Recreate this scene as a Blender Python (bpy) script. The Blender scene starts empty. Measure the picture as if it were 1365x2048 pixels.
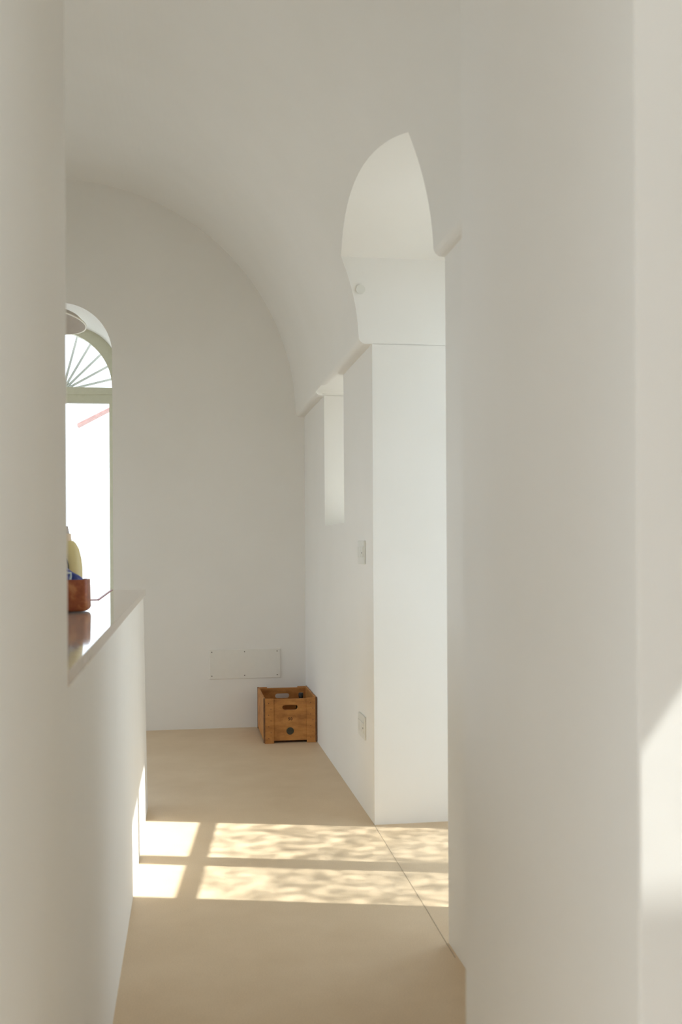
import bpy, bmesh, math, random
from mathutils import Vector, Matrix

C = bpy.context.scene.collection
random.seed(7)
PI = math.pi

# ------------------------------------------------------------------ camera
FPX, CW, CH = 1991.0, 1365.0, 2048.0
EYE = 1.3
YAW = math.atan(315.5 / FPX)          # the hall runs along +Y, the camera looks a little to its right
ROLL = 0.0055
r0 = Vector((math.cos(YAW), -math.sin(YAW), 0)); u0 = Vector((0, 0, 1)); fw = Vector((math.sin(YAW), math.cos(YAW), 0))
rr = math.cos(ROLL) * r0 - math.sin(ROLL) * u0
uu = math.cos(ROLL) * u0 + math.sin(ROLL) * r0
cam = bpy.data.cameras.new('camera')
cam.sensor_fit = 'VERTICAL'; cam.sensor_height = 36.0; cam.lens = FPX / CH * 36.0
cam.shift_y = (1093.3 - 1024.0) / 2048.0
cam.clip_start = 0.05; cam.clip_end = 200
cam.dof.use_dof = True; cam.dof.focus_distance = 6.4; cam.dof.aperture_fstop = 4.0
co = bpy.data.objects.new('camera', cam); C.objects.link(co)
m = Matrix((rr, uu, -fw)).transposed().to_4x4(); m.translation = (0, 0, EYE)
co.matrix_world = m
bpy.context.scene.camera = co

# ------------------------------------------------------------------ light and exposure
sc = bpy.context.scene
sc.view_settings.view_transform = 'Standard'; sc.view_settings.look = 'None'
sc.view_settings.gamma = 1.0; sc.view_settings.use_curve_mapping = False
sc.view_settings.exposure = 0.0
try:
    sc.cycles.max_bounces = 16; sc.cycles.diffuse_bounces = 12; sc.cycles.glossy_bounces = 4
    sc.cycles.transparent_max_bounces = 16; sc.cycles.use_denoising = True
    sc.cycles.caustics_reflective = False; sc.cycles.caustics_refractive = False
    sc.cycles.sample_clamp_indirect = 6.0
except Exception:
    pass
SKY = 3.3
SUN_E = 10.5
SUN = Vector((-1.0, 0.27, -1.34)).normalized()
w = bpy.data.worlds.new('world'); sc.world = w; w.use_nodes = True
bg = w.node_tree.nodes['Background']
bg.inputs[0].default_value = (0.85, 0.93, 1.05, 1); bg.inputs[1].default_value = SKY
sl = bpy.data.lights.new('sun', 'SUN'); sl.energy = SUN_E; sl.angle = math.radians(0.53); sl.color = (1.0, 0.985, 0.96)
so = bpy.data.objects.new('sun', sl); C.objects.link(so)
so.rotation_euler = SUN.to_track_quat('-Z', 'Y').to_euler(); so.location = (8, 0, 9)

def portal(loc, direction, sx, sy):
    # a Cycles portal: it adds no light, it only guides sampling of the sky through an opening
    l = bpy.data.lights.new('sky_portal', 'AREA'); l.shape = 'RECTANGLE'; l.size = sx; l.size_y = sy
    l.cycles.is_portal = True
    o = bpy.data.objects.new('sky_portal', l); C.objects.link(o); o.location = loc
    o.rotation_euler = Vector(direction).to_track_quat('-Z', 'Z').to_euler()

# ------------------------------------------------------------------ materials
def new_mat(name):
    mt = bpy.data.materials.new(name); mt.use_nodes = True
    nt = mt.node_tree; b = nt.nodes['Principled BSDF']
    return mt, nt, b

def ramp(nt, fac, stops):
    r = nt.nodes.new('ShaderNodeValToRGB')
    while len(r.color_ramp.elements) < len(stops): r.color_ramp.elements.new(0.5)
    for e, (p, c) in zip(r.color_ramp.elements, stops):
        e.position = p; e.color = (*c, 1)
    nt.links.new(fac, r.inputs[0]); return r

def noise(nt, scale, detail=4, coord='Object', stretch=None, rough=0.5):
    tc = nt.nodes.new('ShaderNodeTexCoord'); n = nt.nodes.new('ShaderNodeTexNoise')
    n.inputs['Scale'].default_value = scale; n.inputs['Detail'].default_value = detail
    n.inputs['Roughness'].default_value = rough
    if stretch:
        mp = nt.nodes.new('ShaderNodeMapping'); mp.inputs['Scale'].default_value = stretch
        nt.links.new(tc.outputs[coord], mp.inputs[0]); nt.links.new(mp.outputs[0], n.inputs[0])
    else:
        nt.links.new(tc.outputs[coord], n.inputs[0])
    return n

def bump(nt, b, h, strength, dist):
    bp = nt.nodes.new('ShaderNodeBump'); bp.inputs['Strength'].default_value = strength; bp.inputs['Distance'].default_value = dist
    nt.links.new(h, bp.inputs['Height']); nt.links.new(bp.outputs[0], b.inputs['Normal'])

def plain(name, col, rough=0.5, metal=0.0, vary=0.06, scale=30, bstr=0.0):
    mt, nt, b = new_mat(name)
    n = noise(nt, scale)
    r = ramp(nt, n.outputs[0], [(0.3, [c * (1 - vary) for c in col]), (0.7, [min(1, c * (1 + vary)) for c in col])])
    nt.links.new(r.outputs[0], b.inputs['Base Color'])
    b.inputs['Roughness'].default_value = rough; b.inputs['Metallic'].default_value = metal
    if bstr: bump(nt, b, n.outputs[0], bstr, 0.002)
    return mt

def mat_plaster():
    mt, nt, b = new_mat('white_plaster')
    n = noise(nt, 2.2, 5)
    r = ramp(nt, n.outputs[0], [(0.3, (0.81, 0.795, 0.76)), (0.7, (0.83, 0.815, 0.785))])
    nt.links.new(r.outputs[0], b.inputs['Base Color'])
    b.inputs['Roughness'].default_value = 0.85
    n2 = noise(nt, 14, 4); bump(nt, b, n2.outputs[0], 0.10, 0.006)
    return mt

def mat_floor():
    mt, nt, b = new_mat('beige_microcement')
    n = noise(nt, 3.0, 6, rough=0.6)
    r = ramp(nt, n.outputs[0], [(0.3, (0.655, 0.505, 0.335)), (0.7, (0.725, 0.575, 0.40))])
    n2 = noise(nt, 260, 2)
    r2 = ramp(nt, n2.outputs[0], [(0.3, (0.90, 0.90, 0.90)), (0.72, (1.05, 1.05, 1.05))])
    mx = nt.nodes.new('ShaderNodeMix'); mx.data_type = 'RGBA'; mx.blend_type = 'MULTIPLY'; mx.inputs[0].default_value = 1
    nt.links.new(r.outputs[0], mx.inputs[6]); nt.links.new(r2.outputs[0], mx.inputs[7])
    nt.links.new(mx.outputs[2], b.inputs['Base Color'])
    b.inputs['Roughness'].default_value = 0.5
    b.inputs['Specular IOR Level'].default_value = 0.35
    bump(nt, b, n2.outputs[0], 0.06, 0.001)
    return mt

def mat_stone():
    mt, nt, b = new_mat('polished_stone')
    n = noise(nt, 45, 6)
    r = ramp(nt, n.outputs[0], [(0.3, (0.56, 0.46, 0.38)), (0.7, (0.66, 0.57, 0.49))])
    nt.links.new(r.outputs[0], b.inputs['Base Color'])
    b.inputs['Roughness'].default_value = 0.06; b.inputs['IOR'].default_value = 1.65
    n2 = noise(nt, 160, 3); bump(nt, b, n2.outputs[0], 0.02, 0.0004)
    return mt

def mat_wood():
    mt, nt, b = new_mat('worn_crate_wood')
    n = noise(nt, 9, 6, stretch=(1.0, 1.0, 3.2), rough=0.6)
    r = ramp(nt, n.outputs[0], [(0.25, (0.34, 0.135, 0.030)), (0.5, (0.49, 0.215, 0.052)), (0.78, (0.60, 0.29, 0.080))])
    n2 = noise(nt, 14, 4)
    r2 = ramp(nt, n2.outputs[0], [(0.3, (0.78, 0.72, 0.68)), (0.5, (1, 1, 1))])
    mx = nt.nodes.new('ShaderNodeMix'); mx.data_type = 'RGBA'; mx.blend_type = 'MULTIPLY'; mx.inputs[0].default_value = 1
    nt.links.new(r.outputs[0], mx.inputs[6]); nt.links.new(r2.outputs[0], mx.inputs[7])
    nt.links.new(mx.outputs[2], b.inputs['Base Color'])
    b.inputs['Roughness'].default_value = 0.6; bump(nt, b, n.outputs[0], 0.15, 0.002)
    return mt

def mat_basket():
    mt, nt, b = new_mat('rust_leather')
    n = noise(nt, 26, 5)
    r = ramp(nt, n.outputs[0], [(0.35, (0.22, 0.045, 0.018)), (0.55, (0.36, 0.10, 0.035)), (0.75, (0.60, 0.26, 0.10))])
    nt.links.new(r.outputs[0], b.inputs['Base Color'])
    b.inputs['Roughness'].default_value = 0.38; bump(nt, b, n.outputs[0], 0.3, 0.003)
    return mt

def mat_glass():
    mt = bpy.data.materials.new('window_glass'); mt.use_nodes = True; nt = mt.node_tree
    for n in list(nt.nodes):
        if n.type != 'OUTPUT_MATERIAL': nt.nodes.remove(n)
    out = [n for n in nt.nodes if n.type == 'OUTPUT_MATERIAL'][0]
    t = nt.nodes.new('ShaderNodeBsdfTransparent'); t.inputs[0].default_value = (0.95, 0.97, 0.96, 1)
    g = nt.nodes.new('ShaderNodeBsdfGlossy'); g.inputs['Roughness'].default_value = 0.02
    lw_ = nt.nodes.new('ShaderNodeLayerWeight'); lw_.inputs[0].default_value = 0.5
    pw = nt.nodes.new('ShaderNodeMath'); pw.operation = 'POWER'; pw.inputs[1].default_value = 4.0
    f = nt.nodes.new('ShaderNodeMath'); f.operation = 'MULTIPLY_ADD'; f.inputs[1].default_value = 0.75; f.inputs[2].default_value = 0.03
    nt.links.new(lw_.outputs['Facing'], pw.inputs[0]); nt.links.new(pw.outputs[0], f.inputs[0])
    mx = nt.nodes.new('ShaderNodeMixShader')
    nt.links.new(f.outputs[0], mx.inputs[0]); nt.links.new(t.outputs[0], mx.inputs[1]); nt.links.new(g.outputs[0], mx.inputs[2])
    nt.links.new(mx.outputs[0], out.inputs[0])
    return mt

M = dict(
    plaster=mat_plaster(), floor=mat_floor(), stone=mat_stone(), wood=mat_wood(), basket=mat_basket(), glass=mat_glass(),
    frame=plain('sage_window_paint', (0.62, 0.61, 0.48), 0.45, vary=0.03),
    iron=plain('grey_iron', (0.50, 0.50, 0.49), 0.5, 0.0),
    white=plain('white_plastic', (0.74, 0.735, 0.69), 0.4, vary=0.01),
    panel=plain('painted_board', (0.80, 0.78, 0.73), 0.6, vary=0.01),
    dark=plain('dark_recess', (0.03, 0.028, 0.025), 0.6),
    screw=plain('screw_metal', (0.22, 0.20, 0.17), 0.5, 0.6),
    dark_brown=plain('dark_wood_and_shade', (0.17, 0.075, 0.028), 0.6, 0.0, vary=0.3, scale=60),
    ink=plain('burnt_ink', (0.06, 0.02, 0.006), 0.7),
    badge=plain('tarnished_badge', (0.055, 0.05, 0.03), 0.5, 0.2, vary=0.3, scale=200),
    bottle_glass=plain('dark_green_glass', (0.012, 0.015, 0.010), 0.12),
    jug=plain('cream_yellow_plastic', (0.74, 0.62, 0.30), 0.35, vary=0.03, scale=12),
    neck=plain('peach_plastic', (0.78, 0.60, 0.40), 0.4, vary=0.02),
    cap=plain('mauve_grey_plastic', (0.42, 0.35, 0.33), 0.4, vary=0.02),
    label=plain('pink_label', (0.62, 0.44, 0.38), 0.5),
    bag=plain('blue_plastic_film', (0.03, 0.055, 0.30), 0.3, vary=0.35, scale=40),
    bagmark=plain('pale_print', (0.62, 0.70, 0.74), 0.4),
    red=plain('red_edge_trim', (0.36, 0.05, 0.05), 0.4),
    shade=plain('taupe_enamel', (0.50, 0.45, 0.40), 0.35, vary=0.02),
    shaderim=plain('ivory_rim', (0.82, 0.78, 0.68), 0.35, vary=0.02),
    cord=plain('grey_cord', (0.35, 0.33, 0.31), 0.7),
    terracotta=plain('terracotta', (0.38, 0.22, 0.20), 0.7, vary=0.15),
    grit=plain('floor_joint', (0.45, 0.37, 0.27), 0.8, vary=0.2, scale=80),
    ground=plain('pale_stone_paving', (0.46, 0.455, 0.44), 0.8, vary=0.08, scale=3),
    leaf=plain('olive_leaf', (0.14, 0.19, 0.07), 0.5, vary=0.3, scale=8),
    bark=plain('olive_bark', (0.16, 0.12, 0.085), 0.9, vary=0.3, scale=20),
)

# ------------------------------------------------------------------ mesh helpers
def obj(name, bm, mat, parent=None, smooth=False):
    me = bpy.data.meshes.new(name)
    bmesh.ops.recalc_face_normals(bm, faces=bm.faces[:])
    bm.to_mesh(me); bm.free()
    if mat is not None: me.materials.append(M[mat] if isinstance(mat, str) else mat)
    if smooth:
        for p in me.polygons: p.use_smooth = True
        me.set_sharp_from_angle(angle=math.radians(38))
    o = bpy.data.objects.new(name, me); C.objects.link(o)
    if parent is not None: o.parent = parent
    return o

def structure(o): o['kind'] = 'structure'; return o

def empty(name, loc=(0, 0, 0), rot=(0, 0, 0)):
    o = bpy.data.objects.new(name, None); C.objects.link(o); o.location = loc; o.rotation_euler = rot
    o.empty_display_size = 0.05
    return o

def tag(o, label, cat, group=None):
    o['label'] = label; o['category'] = cat
    if group: o['group'] = group
    return o

def add_box(bm, x0, x1, y0, y1, z0, z1, bev=0.0):
    vs = [bm.verts.new((x, y, z)) for x in (x0, x1) for y in (y0, y1) for z in (z0, z1)]
    q = [(0, 1, 3, 2), (4, 6, 7, 5), (0, 4, 5, 1), (2, 3, 7, 6), (0, 2, 6, 4), (1, 5, 7, 3)]
    fs = [bm.faces.new([vs[i] for i in f]) for f in q]
    if bev:
        es = list({e for f in fs for e in f.edges})
        bmesh.ops.bevel(bm, geom=es, offset=bev, segments=3, affect='EDGES', profile=0.5)
    return bm

def box(name, mat, parent, x0, x1, y0, y1, z0, z1, bev=0.0, smooth=False):
    return obj(name, add_box(bmesh.new(), x0, x1, y0, y1, z0, z1, bev), mat, parent, smooth)

def prism(bm, pts, axis, a, b, bev=0.0):
    """extrude a 2D outline along an axis: 'x' takes (y,z), 'y' takes (x,z), 'z' takes (x,y)"""
    def P(p, t):
        return {'x': (t, p[0], p[1]), 'y': (p[0], t, p[1]), 'z': (p[0], p[1], t)}[axis]
    A = [bm.verts.new(P(p, a)) for p in pts]; B = [bm.verts.new(P(p, b)) for p in pts]
    n = len(pts)
    fs = [bm.faces.new(A), bm.faces.new(B[::-1])]
    for i in range(n): fs.append(bm.faces.new([A[i], B[i], B[(i + 1) % n], A[(i + 1) % n]]))
    if bev:
        es = list({e for f in fs for e in f.edges})
        bmesh.ops.bevel(bm, geom=es, offset=bev, segments=3, affect='EDGES', profile=0.5)
    return bm

def tube(bm, pts, r, n=10, radii=None):
    pts = [Vector(p) for p in pts]; rings = []
    up = Vector((0, 0, 1)); prev = None
    for i, p in enumerate(pts):
        d = (pts[min(i + 1, len(pts) - 1)] - pts[max(i - 1, 0)]).normalized()
        a = d.cross(up)
        if a.length < 0.05: a = d.cross(Vector((1, 0, 0)))
        a.normalize()
        if prev is not None and a.dot(prev) < 0: a = -a
        prev = a
        b = d.cross(a).normalized(); q = radii[i] if radii else r
        rings.append([bm.verts.new(p + (a * math.cos(2 * PI * k / n) + b * math.sin(2 * PI * k / n)) * q) for k in range(n)])
    for s, t in zip(rings, rings[1:]):
        for k in range(n): bm.faces.new([s[k], s[(k + 1) % n], t[(k + 1) % n], t[k]])
    bm.faces.new(rings[0][::-1]); bm.faces.new(rings[-1]); return bm

def lathe(bm, prof, n=40, sx=1.0, sy=1.0, closed=False):
    rings = []
    for (r, z) in prof:
        if r < 1e-6: rings.append([bm.verts.new((0, 0, z))])
        else: rings.append([bm.verts.new((r * sx * math.cos(2 * PI * k / n), r * sy * math.sin(2 * PI * k / n), z)) for k in range(n)])
    prs = list(zip(rings, rings[1:]))
    if closed: prs.append((rings[-1], rings[0]))
    for s, t in prs:
        for k in range(n):
            if len(s) == 1 and len(t) == 1: continue
            if len(s) == 1: bm.faces.new([s[0], t[(k + 1) % n], t[k]])
            elif len(t) == 1: bm.faces.new([s[k], s[(k + 1) % n], t[0]])
            else: bm.faces.new([s[k], s[(k + 1) % n], t[(k + 1) % n], t[k]])
    return bm

def cut(o, cutters):
    """boolean-subtract solids from a mesh object and keep the plain result"""
    for bmc in cutters:
        c = obj('cutter', bmc, None)
        md = o.modifiers.new('cut', 'BOOLEAN'); md.object = c; md.operation = 'DIFFERENCE'; md.solver = 'EXACT'
        dg = bpy.context.evaluated_depsgraph_get(); dg.update()
        me = bpy.data.meshes.new_from_object(o.evaluated_get(dg))
        o.modifiers.clear(); old = o.data; o.data = me; me.name = o.name
        bpy.data.meshes.remove(old); bpy.data.objects.remove(c)
    return o

# ------------------------------------------------------------------ the shell
XL, XR = -2.54, 0.876            # side walls of the vaulted hall
YB = 7.203                       # its end wall
VX, VZ, VR = -0.832, 2.246, 1.645  # barrel vault: axis, springing height, radius
Y0 = 1.75
XO = 1.55                        # outside of the right wall
AY0, AY1 = 3.165, 4.566           # the alcove in the right wall

# floor and the ground outside
f = box('floor', 'floor', None, XL - 0.3, 1.60, -2.6, YB + 0.05, -0.12, 0.0); structure(f)
g = box('ground', 'ground', None, -30, 30, -30, 40, -0.42, -0.13); structure(g)

# end wall, with a round-headed opening through its full thickness
def arch_outline(cx, hw, z0, zs, n=40, r=None):
    pts = [(cx - hw, z0), (cx + hw, z0)]
    for k in range(n + 1):
        a = PI * k / n
        pts.append((cx + hw * math.cos(a), zs + hw * math.sin(a)))
    return pts
WCX, WHW, WZS = -0.838, 0.347, 2.675
WD = 0.78                        # depth of the reveal
wb = box('wall_back', 'plaster', None, XL - 0.3, XO, YB, YB + WD, -0.12, 4.3)
cut(wb, [prism(bmesh.new(), arch_outline(WCX, WHW, 0.0, WZS), 'y', YB - 0.2, YB + WD + 0.2)])
structure(wb)

# right wall (below the springing) and the vault above it, both opened for alcove and small window
def yz_arch(y0, y1, z0, zs, rise, n=28):
    c = (y1 - y0) / 2; R = (c * c + rise * rise) / (2 * rise); ym = (y0 + y1) / 2; zc = zs + rise - R
    a0 = math.asin(c / R); pts = [(y0, z0), (y1, z0)]
    for k in range(n + 1):
        a = a0 - 2 * a0 * k / n
        pts.append((ym + R * math.sin(a), zc + R * math.cos(a)))
    return pts
XD = 1.45                        # plane of the alcove's glazed door
DY0, DY1, DZ = 3.30, 4.42, 2.60  # its opening
NY0, NY1, NZ0 = 5.41, 6.17, 1.43 # niche window
bm = bmesh.new()
prism(bm, [(0.846, Y0), (XO, Y0), (XO, YB), (XR, YB), (XR, AY1), (0.852, AY0)], 'z', 0.0, VZ + 0.001)
wr = obj('wall_right', bm, 'plaster')
alcove_cut = lambda: prism(bmesh.new(), yz_arch(AY0, AY1, -0.1, 2.648, 0.107), 'x', 0.2, XD)
door_cut = lambda: prism(bmesh.new(), [(DY0, -0.1), (DY1, -0.1), (DY1, DZ), (DY0, DZ)], 'x', XD - 0.1, XO + 0.2)
niche_cut = lambda: prism(bmesh.new(), [(NY0, NZ0), (NY1, NZ0), (NY1, 2.262), (NY0, 2.262)], 'x', 0.866, 1.42)
pane_cut = lambda: add_box(bmesh.new(), 1.3, XO + 0.2, NY0 + 0.04, NY1 - 0.22, NZ0 + 0.04, 2.20)
wedge_cut = lambda: prism(bmesh.new(), [(0.872, NY0), (0.872, NY1), (0.790, 6.10)], 'z', 2.15, 2.262)
cut(wr, [alcove_cut(), door_cut(), niche_cut(), pane_cut(), wedge_cut()])
structure(wr)

NS = 120
def vault_ring(y):
    k = min(1.0, max(0.0, (YB - y) / 2.2)); k = k * k * (3 - 2 * k)
    pts = []
    for i in range(NS + 1):
        a = PI * i / NS
        dx = 0.143 * k * math.sin(2 * a) ** 2 if a < PI / 2 else 0.0   # the haunch over the alcove is a little fuller
        pts.append((VX + VR * math.cos(a) - dx, VZ + VR * math.sin(a)))
    q = 0.030; lip = pts[0][0]        # rounded lip where the vault overhangs the wall
    pts = [(lip + q - q * math.sin(b), VZ + q - q * math.cos(b)) for b in [PI / 2 * i / 6 for i in range(7)]] + pts[2:]
    return [(XO, VZ)] + pts + [(XL - 0.3, VZ), (XL - 0.3, 4.3), (XO, 4.3)]
bm = bmesh.new(); rings = []
for i in range(23):
    y = Y0 + (YB - Y0) * i / 22
    rings.append([bm.verts.new((x, y, z)) for x, z in vault_ring(y)])
for s_, t_ in zip(rings, rings[1:]):
    n_ = len(s_)
    for k in range(n_): bm.faces.new([s_[k], s_[(k + 1) % n_], t_[(k + 1) % n_], t_[k]])
bm.faces.new(rings[0][::-1]); bm.faces.new(rings[-1])
ce = obj('ceiling', bm, 'plaster')
cut(ce, [alcove_cut(), door_cut(), niche_cut(), wedge_cut()])
structure(ce)

# left wall of the hall, two tall windows out of the camera's sight
wl = box('wall_left', 'plaster', None, XL - 0.3, XL, Y0, YB, -0.12, VZ)
cut(wl, [add_box(bmesh.new(), XL - 0.5, XL + 0.2, a, b, 0.3, 2.2) for a, b in ((2.3, 4.1), (4.9, 6.7))])
structure(wl)

# the near part: full-height partition, pier, wall over the passage, flat ceiling
pt = box('wall_near_left', 'plaster', None, -0.36, -0.203, 0.85, 1.815, -0.0, 2.72); structure(pt)
pr = box('wall_near_right', 'plaster', None, 0.5, 0.86, 1.044, 1.745, -0.0, 2.72, 0.003); structure(pr)
wf = box('wall_front', 'plaster', None, XL - 0.3, -0.36, Y0 - 0.15, Y0, -0.12, 4.3); structure(wf)
wo = box('wall_over_passage', 'plaster', None, -0.36, XO, Y0 - 0.15, Y0, 2.72, 4.3); structure(wo)
cn = box('ceiling_near', 'plaster', None, XL - 0.3, XO, -2.6, Y0 - 0.15, 2.72, 2.9); structure(cn)
ws = box('wall_side', 'plaster', None, XD, XO, -2.6, Y0, -0.12, 2.72)
cut(ws, [add_box(bmesh.new(), XD - 0.2, XO + 0.3, 0.25, 0.99, 1.2, 2.474)])
structure(ws)
wk = box('wall_behind', 'plaster', None, XL - 0.3, XO, -2.9, -2.6, -0.12, 2.9)
cut(wk, [add_box(bmesh.new(), -2.3, -0.8, -3.1, -2.4, 0.9, 2.5)])
structure(wk)
wn = box('wall_far_left', 'plaster', None, XL - 0.3, XL, -2.6, Y0 - 0.15, -0.12, 2.72)
cut(wn, [add_box(bmesh.new(), XL - 0.5, XL + 0.2, -2.3, 0.8, 0.5, 2.55)])
structure(wn)

# low wall under the counter; its face leans a hair, as the plaster does
bm = bmesh.new()
bot = [(-0.2045, 1.816), (-0.183, 5.09), (-0.352, 5.05), (-0.352, 4.20), (-0.95, 4.20), (-0.95, 1.816)]
top = [(-0.2045, 1.816), (-0.1965, 5.02), (-0.352, 5.02), (-0.352, 4.20), (-0.95, 4.20), (-0.95, 1.816)]
A = [bm.verts.new((x, y, 0.0)) for x, y in bot]; B = [bm.verts.new((x, y, 1.053)) for x, y in top]
bm.faces.new(A); bm.faces.new(B[::-1])
for i in range(6): bm.faces.new([A[i], B[i], B[(i + 1) % 6], A[(i + 1) % 6]])
bmesh.ops.bevel(bm, geom=[e for e in bm.edges if abs(e.verts[0].co.z - e.verts[1].co.z) > 0.5 and e.verts[0].co.y > 4.5], offset=0.012, segments=3, affect='EDGES')
lw = obj('wall_low', bm, 'plaster'); structure(lw)

# floor joint along the line of the wall
bm = bmesh.new()
jd = [(0.8735, 4.58), (0.8752, 4.58), (0.8545, 3.5), (0.8420, 3.05), (0.8402, 3.05), (0.8527, 3.5)]
prism(bm, jd, 'z', -0.004, 0.0012)
tj = obj('trim_1', bm, 'grit'); structure(tj)

# sky portals at the openings
portal((WCX - 0.02, YB + WD + 0.12, 1.5), (0, -1, 0), 0.9, 3.1)
portal((XO + 0.05, (DY0 + DY1) / 2, DZ / 2), (-1, 0, 0), DY1 - DY0 + 0.1, DZ + 0.1)
portal((XO + 0.05, (NY0 + NY1) / 2 - 0.09, 1.84), (-1, 0, 0), 0.56, 0.80)
for a, b in ((2.3, 4.1), (4.9, 6.7)): portal((XL - 0.35, (a + b) / 2, 1.25), (1, 0, 0), 1.9, 2.0)
portal((XO + 0.05, 0.62, 1.84), (-1, 0, 0), 0.8, 1.35)
portal((-1.55, -2.95, 1.7), (0, 1, 0), 1.6, 1.7)
portal((XL - 0.35, -0.75, 1.53), (1, 0, 0), 3.2, 2.15)

# ------------------------------------------------------------------ window 1: arched, sage frame, at the end of the hall
w1 = empty('window_1', (0, YB + WD, 0)); structure(w1)
GX, GZ, GR = -0.9802, 2.5567, 0.4335     # centre and radius of the fanlight glass
fy0, fy1 = 0.002, 0.062
def ring_arch(bm, cx, zs, ri, ro, zb, y0, y1, n=48):
    inn = [(cx + ri, zb)] + [(cx + ri * math.cos(PI * k / n), zs + ri * math.sin(PI * k / n)) for k in range(n + 1)] + [(cx - ri, zb)]
    out = [(cx + ro, zb)] + [(cx + ro * math.cos(PI * k / n), zs + ro * math.sin(PI * k / n)) for k in range(n + 1)] + [(cx - ro, zb)]
    for i in range(len(inn) - 1):
        c = [inn[i], inn[i + 1], out[i + 1], out[i]]
        a = [bm.verts.new((p[0], y0, p[1])) for p in c]; b = [bm.verts.new((p[0], y1, p[1])) for p in c]
        bm.faces.new(a); bm.faces.new(b[::-1])
        for k in range(4): bm.faces.new([a[k], b[k], b[(k + 1) % 4], a[(k + 1) % 4]])
    bmesh.ops.remove_doubles(bm, verts=bm.verts[:], dist=1e-5)
    return bm
obj('arched_head', ring_arch(bmesh.new(), GX, GZ, GR, GR + 0.16, 2.5252, fy0, fy1), 'frame', w1)
bm = bmesh.new()
add_box(bm, GX - GR - 0.16, GX - GR + 0.022, fy0, fy1, 0, 2.5252)
add_box(bm, GX + GR - 0.022, GX + GR + 0.16, fy0, fy1, 0, 2.5252)
add_box(bm, GX - GR, GX + GR, fy0, fy1, 0, 0.1)
obj('frame', bm, 'frame', w1)
bm = bmesh.new()
add_box(bm, GX - GR - 0.02, GX + GR + 0.02, fy0 - 0.004, fy1, 2.4991, 2.5556, 0.004)
add_box(bm, GX - GR - 0.02, GX + GR + 0.02, fy0 + 0.008, fy1, 2.4362, 2.5012)
obj('transom', bm, 'frame', w1)
box('bead', 'white', w1, GX - GR + 0.02, GX + GR - 0.02, fy0 + 0.004, fy1 - 0.02, 2.4289, 2.4357)
bm = bmesh.new(); prism(bm, [(GX + (GR + 0.01) * math.cos(PI * k / 40), GZ + (GR + 0.01) * math.sin(PI * k / 40)) for k in range(41)], 'y', 0.03, 0.036)
obj('glass_pane', bm, 'glass', w1)
box('glass_pane', 'glass', w1, GX - GR + 0.02, GX + GR - 0.02, 0.03, 0.036, 0.1, 2.4310)

gr = empty('fanlight_grille', (-0.953, YB + WD + 0.27, 2.563)); tag(gr, 'pale grey iron sunburst grille outside the arched window head', 'grille')
for k in range(1, 12):
    a = PI * k / 12
    obj('bar', tube(bmesh.new(), [(0.0, 0, 0.0), (0.53 * math.cos(a), 0, 0.53 * math.sin(a))], 0.0105, 8), 'iron', gr)
obj('hub', tube(bmesh.new(), [(0, -0.008, 0), (0, 0.008, 0)], 0.022, 20), 'iron', gr)
obj('hoop', ring_arch(bmesh.new(), 0, 0, 0.525, 0.545, -0.02, -0.01, 0.01), 'iron', gr)
box('rail', 'iron', gr, -0.545, 0.545, -0.01, 0.01, -0.035, -0.02)
for s in (-1, 1): box('post', 'iron', gr, s * 0.535 - 0.012, s * 0.535 + 0.012, -0.012, 0.012, -2.69, -0.02)

# terracotta coping seen through the glass, on a white garden wall's rake
bm = bmesh.new()
prism(bm, [(-1.115, 2.60), (-0.74, 2.807), (-0.74, 2.83), (-1.115, 2.633)], 'y', 10.95, 11.12)
tb = obj('terracotta_beam', bm, 'terracotta'); tag(tb, 'thin slanting terracotta beam outside, seen through the tall arched window', 'beam')

# ------------------------------------------------------------------ doors and windows out of the camera's sight
def glazed(name, x, y0, y1, z0, z1, rail=None, mull=None, st=0.05, turn=0.0, pane=True):
    ym = (y0 + y1) / 2; d = empty(name, (x, ym, 0), (0, 0, math.radians(turn))); structure(d)
    y0 -= ym; y1 -= ym
    if mull: mull = (mull[0] - ym, mull[1] - ym)
    bm = bmesh.new()
    add_box(bm, 0, 0.05, y0 - 0.01, y0 + st, z0, z1); add_box(bm, 0, 0.05, y1 - st, y1 + 0.01, z0, z1)
    add_box(bm, 0, 0.05, y0 + st, y1 - st, z1 - st, z1); add_box(bm, 0, 0.05, y0 + st, y1 - st, z0, z0 + st)
    obj('frame', bm, 'frame', d)
    if mull: box('mullion', 'frame', d, 0.002, 0.048, mull[0], mull[1], z0 + st, z1 - st)
    if rail: box('rail', 'frame', d, 0.004, 0.046, y0 + st, y1 - st, rail[0], rail[1])
    if pane: box('glass_pane', 'glass', d, 0.022, 0.026, y0 + st, y1 - st, z0 + st, z1 - st)
    return d
glazed('door_1', XD - 0.005, DY0, DY1, 0.0, DZ + 0.03, (1.865, 1.925), (3.736, 3.845), 0.05, -6.0)
glazed('window_2', 1.47, NY0 + 0.04, NY1 - 0.22, NZ0 + 0.04, 2.20)
glazed('window_3', XL - 0.2, 2.3, 4.1, 0.3, 2.2, None, (3.17, 3.23))
glazed('window_4', XL - 0.2, 4.9, 6.7, 0.3, 2.2, None, (5.77, 5.83))
glazed('window_6', XL - 0.2, -2.3, 0.8, 0.5, 2.55, None, (-0.78, -0.72))  # unseen window, added to light the pier's side from the left
d2 = glazed('window_5', XD + 0.045, 0.25, 0.99, 1.2, 2.50, None, None, 0.03)
# unseen solid leaf, added to cut off the sun patch on the pier
box('shading_leaf', 'white', d2, -0.57, -0.05, 0.80 - 0.62 - 0.02, 0.80 - 0.62 + 0.02, 1.22, 2.02, 0.003)

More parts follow.
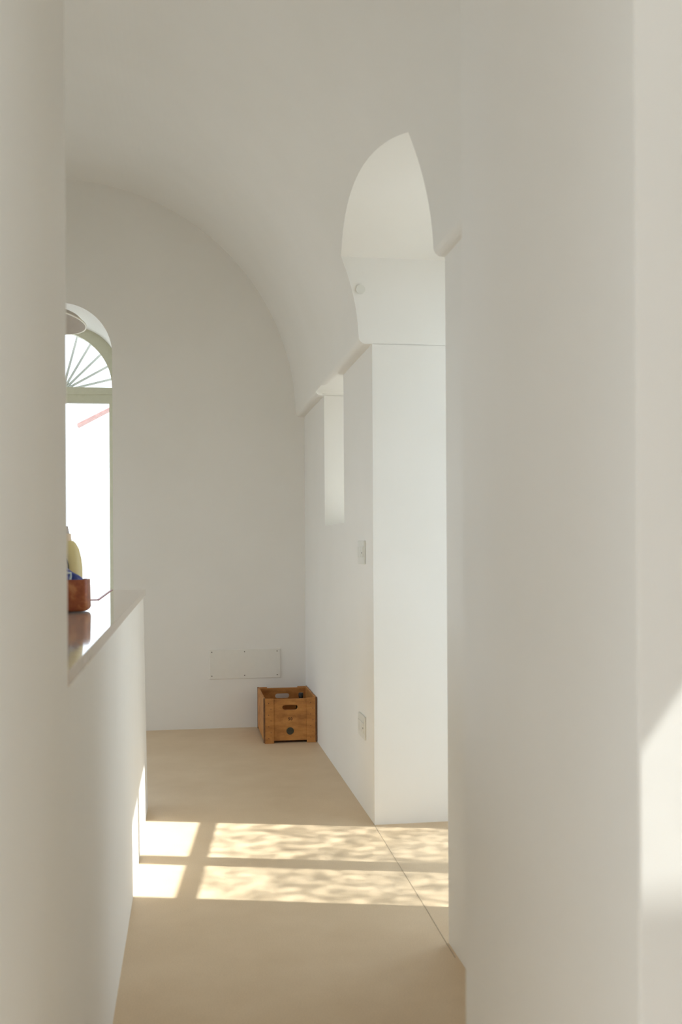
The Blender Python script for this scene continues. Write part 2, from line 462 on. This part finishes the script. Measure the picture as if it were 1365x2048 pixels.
# ------------------------------------------------------------------ countertop
ct = empty('countertop', (0, 0, 1.0535)); tag(ct, 'glossy beige stone countertop lying on the low white wall', 'countertop')
bm = bmesh.new()
prism(bm, [(-0.2018, 1.818), (-0.1955, 5.25), (-0.372, 5.25), (-0.360, 4.28), (-0.97, 4.28), (-0.97, 1.818)], 'z', 0.0, 0.030, 0.0015)
obj('slab', bm, 'stone', ct)
bm = bmesh.new()
prism(bm, [(-0.3700, 5.245), (-0.3600, 5.245), (-0.3480, 4.245), (-0.95, 4.245), (-0.95, 4.272), (-0.3580, 4.272)], 'z', 0.0301, 0.0325)
obj('edge_trim', bm, 'red', ct)

# ------------------------------------------------------------------ wooden crate in the corner
CX0, CX1, CY0, CY1 = 0.518, 0.872, 6.575, 7.120
CWD, CDP = CX1 - CX0, CY1 - CY0
cr = empty('wooden_crate', ((CX0 + CX1) / 2, (CY0 + CY1) / 2, 0)); tag(cr, 'worn honey-brown wooden bottle crate with handle slots, numbered on its front, standing in the corner', 'crate')
hx, hy = CWD / 2, CDP / 2
def slot(cx, cz, w_, h_):
    pts = []; r = h_ / 2
    for k in range(13): a = -PI / 2 + PI * k / 12; pts.append((cx + w_ / 2 - r + r * math.cos(a), cz + r * math.sin(a)))
    for k in range(13): a = PI / 2 + PI * k / 12; pts.append((cx - w_ / 2 + r + r * math.cos(a), cz + r * math.sin(a)))
    return pts
SX = 0.694 - (CX0 + CX1) / 2
def end_panel(name, y0, y1):
    o = box(name, 'wood', None, -hx + 0.012, hx - 0.012, y0, y1, 0.016, 0.292, 0.002)
    cut(o, [prism(bmesh.new(), slot(SX, 0.235, 0.102, 0.034), 'y', y0 - 0.05, y1 + 0.05)])
    o.parent = cr
    return o
fp = end_panel('front_panel', -hy + 0.004, -hy + 0.018)
end_panel('back_panel', hy - 0.018, hy - 0.004)
for s in (-1, 1):
    xa, xb = (-hx, -hx + 0.012) if s < 0 else (hx - 0.012, hx)
    box('side_panel', 'wood', cr, xa, xb, -hy + 0.006, hy - 0.006, 0.020, 0.298, 0.002)
    for e in (-1, 1):
        y0, y1 = (-hy - 0.004, -hy + 0.004) if e < 0 else (hy - 0.004, hy + 0.004)
        x0, x1 = (-hx + 0.006, -hx + 0.068) if s < 0 else (hx - 0.068, hx - 0.006)
        bt = box('batten', 'wood', cr, x0, x1, y0, y1, 0.0, 0.298, 0.0018)
        if e < 0:
            xm = (x0 + x1) / 2
            for j, z in enumerate([0.035 + 0.0385 * i for i in range(7)]):
                obj('nail', tube(bmesh.new(), [(xm + (0.011 if j % 2 else -0.004) , y0 - 0.001, z), (xm + (0.011 if j % 2 else -0.004), y0 + 0.002, z)], 0.0032, 8), 'dark_brown', bt)
        # dark wood strip on each upright edge; the right one paints a shadowed gap
        xe0, xe1 = (-hx - 0.0015, -hx + 0.010) if s < 0 else (hx - 0.010, hx + 0.0015)
        ye0, ye1 = (-hy - 0.0055, -hy + 0.012) if e < 0 else (hy - 0.012, hy + 0.0055)
        box('edge_strip', 'dark_brown', cr, xe0, xe1, ye0, ye1, 0.006, 0.300, 0.002)
box('bottom_panel', 'wood', cr, -hx + 0.012, hx - 0.012, -hy + 0.018, hy - 0.018, 0.022, 0.032)
tc = bpy.data.curves.new('number', 'FONT'); tc.body = '50'; tc.size = 0.027; tc.align_x = 'CENTER'; tc.align_y = 'CENTER'; tc.extrude = 0.0004; tc.offset = 0.0007; tc.space_character = 1.15
to = bpy.data.objects.new('number_tmp', tc); C.objects.link(to)
dg = bpy.context.evaluated_depsgraph_get(); dg.update()
tm = bpy.data.meshes.new_from_object(to.evaluated_get(dg)); bpy.data.objects.remove(to)
tm.transform(Matrix.Rotation(PI / 2, 4, 'X')); tm.materials.clear(); tm.materials.append(M['ink'])
no = bpy.data.objects.new('stamped_number', tm); C.objects.link(no); no.parent = fp
no.location = (0.695 - (CX0 + CX1) / 2, -hy + 0.0036, 0.158)
bx = 0.694 - (CX0 + CX1) / 2
bm = tube(bmesh.new(), [(bx, -hy + 0.0012, 0.079), (bx, -hy + 0.004, 0.079)], 0.0245, 28)
for k in range(8):
    a = 2 * PI * k / 8
    tube(bm, [(bx, -hy + 0.0005, 0.079), (bx + 0.017 * math.cos(a), -hy + 0.0005, 0.079 + 0.017 * math.sin(a))], 0.0018, 6)
bg_ = obj('round_badge', bm, 'badge', fp); bg_['label'] = 'round dark metal badge'

# bottle standing inside the crate
bt = empty('dark_bottle', (0.808, 6.93, 0.0325)); tag(bt, 'dark glass bottle whose capped neck shows inside the wooden crate', 'bottle')
obj('body', lathe(bmesh.new(), [(0, 0), (0.034, 0), (0.037, 0.004), (0.037, 0.135), (0.033, 0.160), (0.018, 0.188), (0.0145, 0.20), (0.0145, 0.225), (0, 0.225)], 28), 'bottle_glass', bt, True)
obj('cap', lathe(bmesh.new(), [(0, 0.246), (0.014, 0.246), (0.0165, 0.242), (0.0165, 0.222), (0.0148, 0.220), (0, 0.220)], 28), 'dark', bt, True)

# ------------------------------------------------------------------ access panel, switch, socket, round cover
ap = empty('access_panel', (0.435, YB, 0.459)); tag(ap, 'white rectangular cover plate with six screws, low on the far wall', 'cover plate')
box('plate', 'panel', ap, -0.256, 0.256, -0.006, 0.0, -0.105, 0.105, 0.0022)
for x in (-0.238, -0.003, 0.232):
    for z in (-0.083, 0.088): obj('screw', tube(bmesh.new(), [(x, -0.0072, z), (x, -0.004, z)], 0.0042, 12), 'screw', ap)

XW = XR
sw = empty('light_switch', (XW, 4.848, 1.271)); tag(sw, 'white light switch plate at eye height on the right wall beside the alcove', 'light switch')
box('plate', 'white', sw, -0.009, 0, -0.088, 0.088, -0.058, 0.058, 0.003)
for y in (0.052, 0.0, -0.052): box('rocker', 'white', sw, -0.015, -0.008, y - 0.022, y + 0.022, -0.024, 0.027, 0.002)
obj('key_slot', tube(bmesh.new(), [(-0.0155, -0.062, -0.002), (-0.010, -0.062, -0.002)], 0.005, 12), 'dark', sw)
sk = empty('wall_socket', (XW, 4.862, 0.411)); tag(sk, 'white power socket plate low on the right wall near the floor', 'socket')
box('plate', 'white', sk, -0.009, 0, -0.088, 0.088, -0.056, 0.056, 0.003)
for y in (0.052, 0.0, -0.052): box('insert', 'white', sk, -0.013, -0.008, y - 0.023, y + 0.023, -0.025, 0.025, 0.002)
obj('hole', tube(bmesh.new(), [(-0.0135, -0.066, 0.0), (-0.010, -0.066, 0.0)], 0.005, 12), 'dark', sk)
rc = obj('round_cover', tube(bmesh.new(), [(0, 0, 0), (0, -0.008, 0)], 0.0215, 32), 'white'); rc.location = (0.822, AY1, 2.497)
tag(rc, 'small round white cover high on the far face of the alcove', 'cover')

# ------------------------------------------------------------------ pendant lamp
lp = empty('pendant_lamp', (-0.744, 5.90, 2.600))
LT = Matrix.Rotation(math.radians(-8), 4, 'X') @ Matrix.Rotation(math.radians(6), 4, 'Y'); tag(lp, 'wide shallow pendant lamp hanging in front of the arched window', 'lamp')
R_ = 0.200
obj('shade', lathe(bmesh.new(), [(0.03, 0.075), (0.10, 0.062), (0.16, 0.038), (R_ - 0.002, 0.004), (R_ - 0.002, 0.0), (R_ - 0.006, 0.0), (0.155, 0.032), (0.10, 0.055), (0.03, 0.067)], 64, closed=True), 'shade', lp, True)
obj('rim', lathe(bmesh.new(), [(R_ - 0.007, -0.002), (R_, -0.002), (R_, 0.004), (R_ - 0.007, 0.004)], 64, closed=True), 'shaderim', lp, True)
obj('socket', lathe(bmesh.new(), [(0, 0.03), (0.025, 0.03), (0.03, 0.045), (0.03, 0.085), (0.015, 0.11), (0, 0.112)], 24), 'white', lp, True)
for ch_ in list(lp.children): ch_.data.transform(LT)
obj('cord', tube(bmesh.new(), [(0.009, 0.015, 0.108), (0.002, 0.006, 0.2), (0, 0, 1.287)], 0.004, 8), 'cord', lp)

# ------------------------------------------------------------------ things on the counter
CZ = 1.0868
K2 = 1.115
def enlarge(e):
    for c_ in e.children: c_.data.transform(Matrix.Scale(K2, 4))
bk = empty('rust_box', (-0.4326, 3.501, CZ)); tag(bk, 'rust-brown open box on the countertop, holding a blue bag', 'box')
def rrect(hx_, hy_, r, n=6):
    pts = []
    for (sx, sy, a0) in ((1, -1, -PI / 2), (1, 1, 0), (-1, 1, PI / 2), (-1, -1, PI)):
        for k in range(n + 1):
            a = a0 + PI / 2 * k / n
            pts.append((sx * (hx_ - r) + r * math.cos(a), sy * (hy_ - r) + r * math.sin(a)))
    return pts
def shell(levels, n=6):
    bm = bmesh.new(); rings = []
    for (hx_, hy_, r, z) in levels: rings.append([bm.verts.new((x, y, z)) for x, y in rrect(hx_, hy_, r, n)])
    for s, t in zip(rings, rings[1:]):
        for k in range(len(s)): bm.faces.new([s[k], s[(k + 1) % len(s)], t[(k + 1) % len(s)], t[k]])
    bm.faces.new(rings[0][::-1]); bm.faces.new(rings[-1]); return bm
obj('body', shell([(0.092, 0.052, 0.016, 0.0), (0.099, 0.059, 0.020, 0.003), (0.103, 0.063, 0.022, 0.010), (0.101, 0.062, 0.018, 0.088), (0.1005, 0.0615, 0.018, 0.096), (0.097, 0.058, 0.015, 0.096), (0.096, 0.057, 0.015, 0.012), (0.08, 0.04, 0.01, 0.010)]), 'basket', bk, True)
enlarge(bk)

# crumpled blue bag
def bag_mesh():
    bm = bmesh.new()
    bmesh.ops.create_icosphere(bm, subdivisions=4, radius=1.0)
    rnd = random.Random(3)
    ks = [(Vector((rnd.gauss(0, 1), rnd.gauss(0, 1), rnd.gauss(0, 1))).normalized() * rnd.uniform(4, 9), rnd.uniform(0, 6)) for _ in range(9)]
    for v in bm.verts:
        d = v.co.normalized()
        q = 1 + 0.05 * sum(abs(math.sin(k.dot(d) + p)) for k, p in ks) - 0.22
        x = v.co.x * 0.085 * q; y = v.co.y * 0.050 * q; z = v.co.z
        hgt = 0.062 if z > 0 else 0.045
        t = (x + 0.085) / 0.17
        v.co = Vector((x, y, z * hgt * q * (1.75 - 1.12 * t if z > 0 else 1)))
    return bm
bl = empty('blue_bag', (-0.4337, 3.503, CZ + 0.080)); tag(bl, 'crumpled blue plastic bag with pale print, poking out of the rust-brown box', 'bag')
obj('film', bag_mesh(), 'bag', bl, True)
bm = bmesh.new()
tube(bm, [(0.010, -0.052, 0.030), (0.024, -0.050, 0.041), (0.040, -0.045, 0.045), (0.052, -0.040, 0.044), (0.052, -0.042, 0.034), (0.051, -0.046, 0.024)], 0.0035, 8)
tube(bm, [(0.010, -0.052, 0.030), (0.013, -0.053, 0.020)], 0.0035, 8)
obj('printed_mark', bm, 'bagmark', bl, True)
enlarge(bl)

# cream jug bottle behind the box
jg = empty('cream_bottle', (-0.4220, 3.680, CZ)); tag(jg, 'cream-yellow plastic bottle with a grey cap behind the rust-brown box', 'bottle')
obj('body', lathe(bmesh.new(), [(0, 0), (0.052, 0), (0.0565, 0.005), (0.0575, 0.05), (0.057, 0.13), (0.0535, 0.16), (0.046, 0.190), (0.036, 0.208), (0.028, 0.215), (0, 0.216)], 48, 1.0, 0.72), 'jug', jg, True)
obj('neck', lathe(bmesh.new(), [(0, 0.214), (0.024, 0.214), (0.0225, 0.222), (0.0215, 0.238), (0, 0.238)], 32), 'neck', jg, True)
obj('cap', lathe(bmesh.new(), [(0, 0.238), (0.0165, 0.238), (0.0125, 0.262), (0, 0.262)], 32), 'cap', jg, True)
bm = bmesh.new()
bmesh.ops.create_uvsphere(bm, u_segments=40, v_segments=16, radius=1.0)
for v in bm.verts: v.co = Vector((v.co.x * 0.038 - 0.022, v.co.y * 0.006 - 0.0385, v.co.z * 0.060 + 0.125))
obj('label_patch', bm, 'label', jg, True)
bm = bmesh.new()
tube(bm, [(-0.022 + 0.0395 * math.cos(a), -0.0385 - 0.002 , 0.125 + 0.0615 * math.sin(a)) for a in [2 * PI * k / 40 for k in range(41)]], 0.0022, 6)
obj('label_outline', bm, 'dark', jg, True)
enlarge(jg)

# ------------------------------------------------------------------ olive trees outside, between the sun and the two doors
def olive(name_loc, crown, rad, nleaf, seed, label):
    rnd = random.Random(seed)
    t = empty('olive_tree', name_loc); tag(t, label, 'tree')
    bm = bmesh.new(); base = Vector(name_loc)
    c = Vector(crown) - base
    fork = Vector((c.x * 0.4, c.y * 0.4, c.z * 0.45))
    tube(bm, [(0, 0, 0), (0.06, 0.03, fork.z * 0.5), fork], 0.1, 10, [0.16, 0.12, 0.10])
    tips = []
    for k in range(9):
        d = Vector((rnd.uniform(-1, 1), rnd.uniform(-1, 1), rnd.uniform(0.0, 1.0)))
        e = c + Vector((d.x * rad[0] * 0.75, d.y * rad[1] * 0.75, (d.z - 0.4) * rad[2]))
        mid = fork.lerp(e, 0.5) + Vector((rnd.uniform(-.15, .15), rnd.uniform(-.15, .15), 0.1))
        tube(bm, [fork, mid, e], 0.04, 7, [0.05, 0.026, 0.010]); tips.append((mid, e))
    obj('trunk', bm, 'bark', t, True)
    bm = bmesh.new(); n = 0
    while n < nleaf:
        p = Vector((rnd.uniform(-1, 1), rnd.uniform(-1, 1), rnd.uniform(-1, 1)))
        if p.length > 1: continue
        p = c + Vector((p.x * rad[0], p.y * rad[1], p.z * rad[2])); n += 1
        d = Vector((rnd.gauss(0, 1), rnd.gauss(0, 1), rnd.gauss(0, 0.7))).normalized()
        s = d.cross(Vector((rnd.gauss(0, 1), rnd.gauss(0, 1), rnd.gauss(0, 1)))).normalized()
        L, W_ = rnd.uniform(0.05, 0.075), rnd.uniform(0.012, 0.018)
        nrm = d.cross(s) * 0.002
        bm.faces.new([bm.verts.new(q) for q in (p, p + d * L * 0.5 + s * W_ * 0.5 + nrm, p + d * L, p + d * L * 0.5 - s * W_ * 0.5 + nrm)])
    lf = obj('foliage', bm, 'leaf', t)
    return t
olive((4.3, 2.6, -0.13), (4.3, 3.0, 4.1), (0.9, 1.7, 1.15), 19000, 11, 'olive tree outside the alcove door, its leaves dappling the floor')
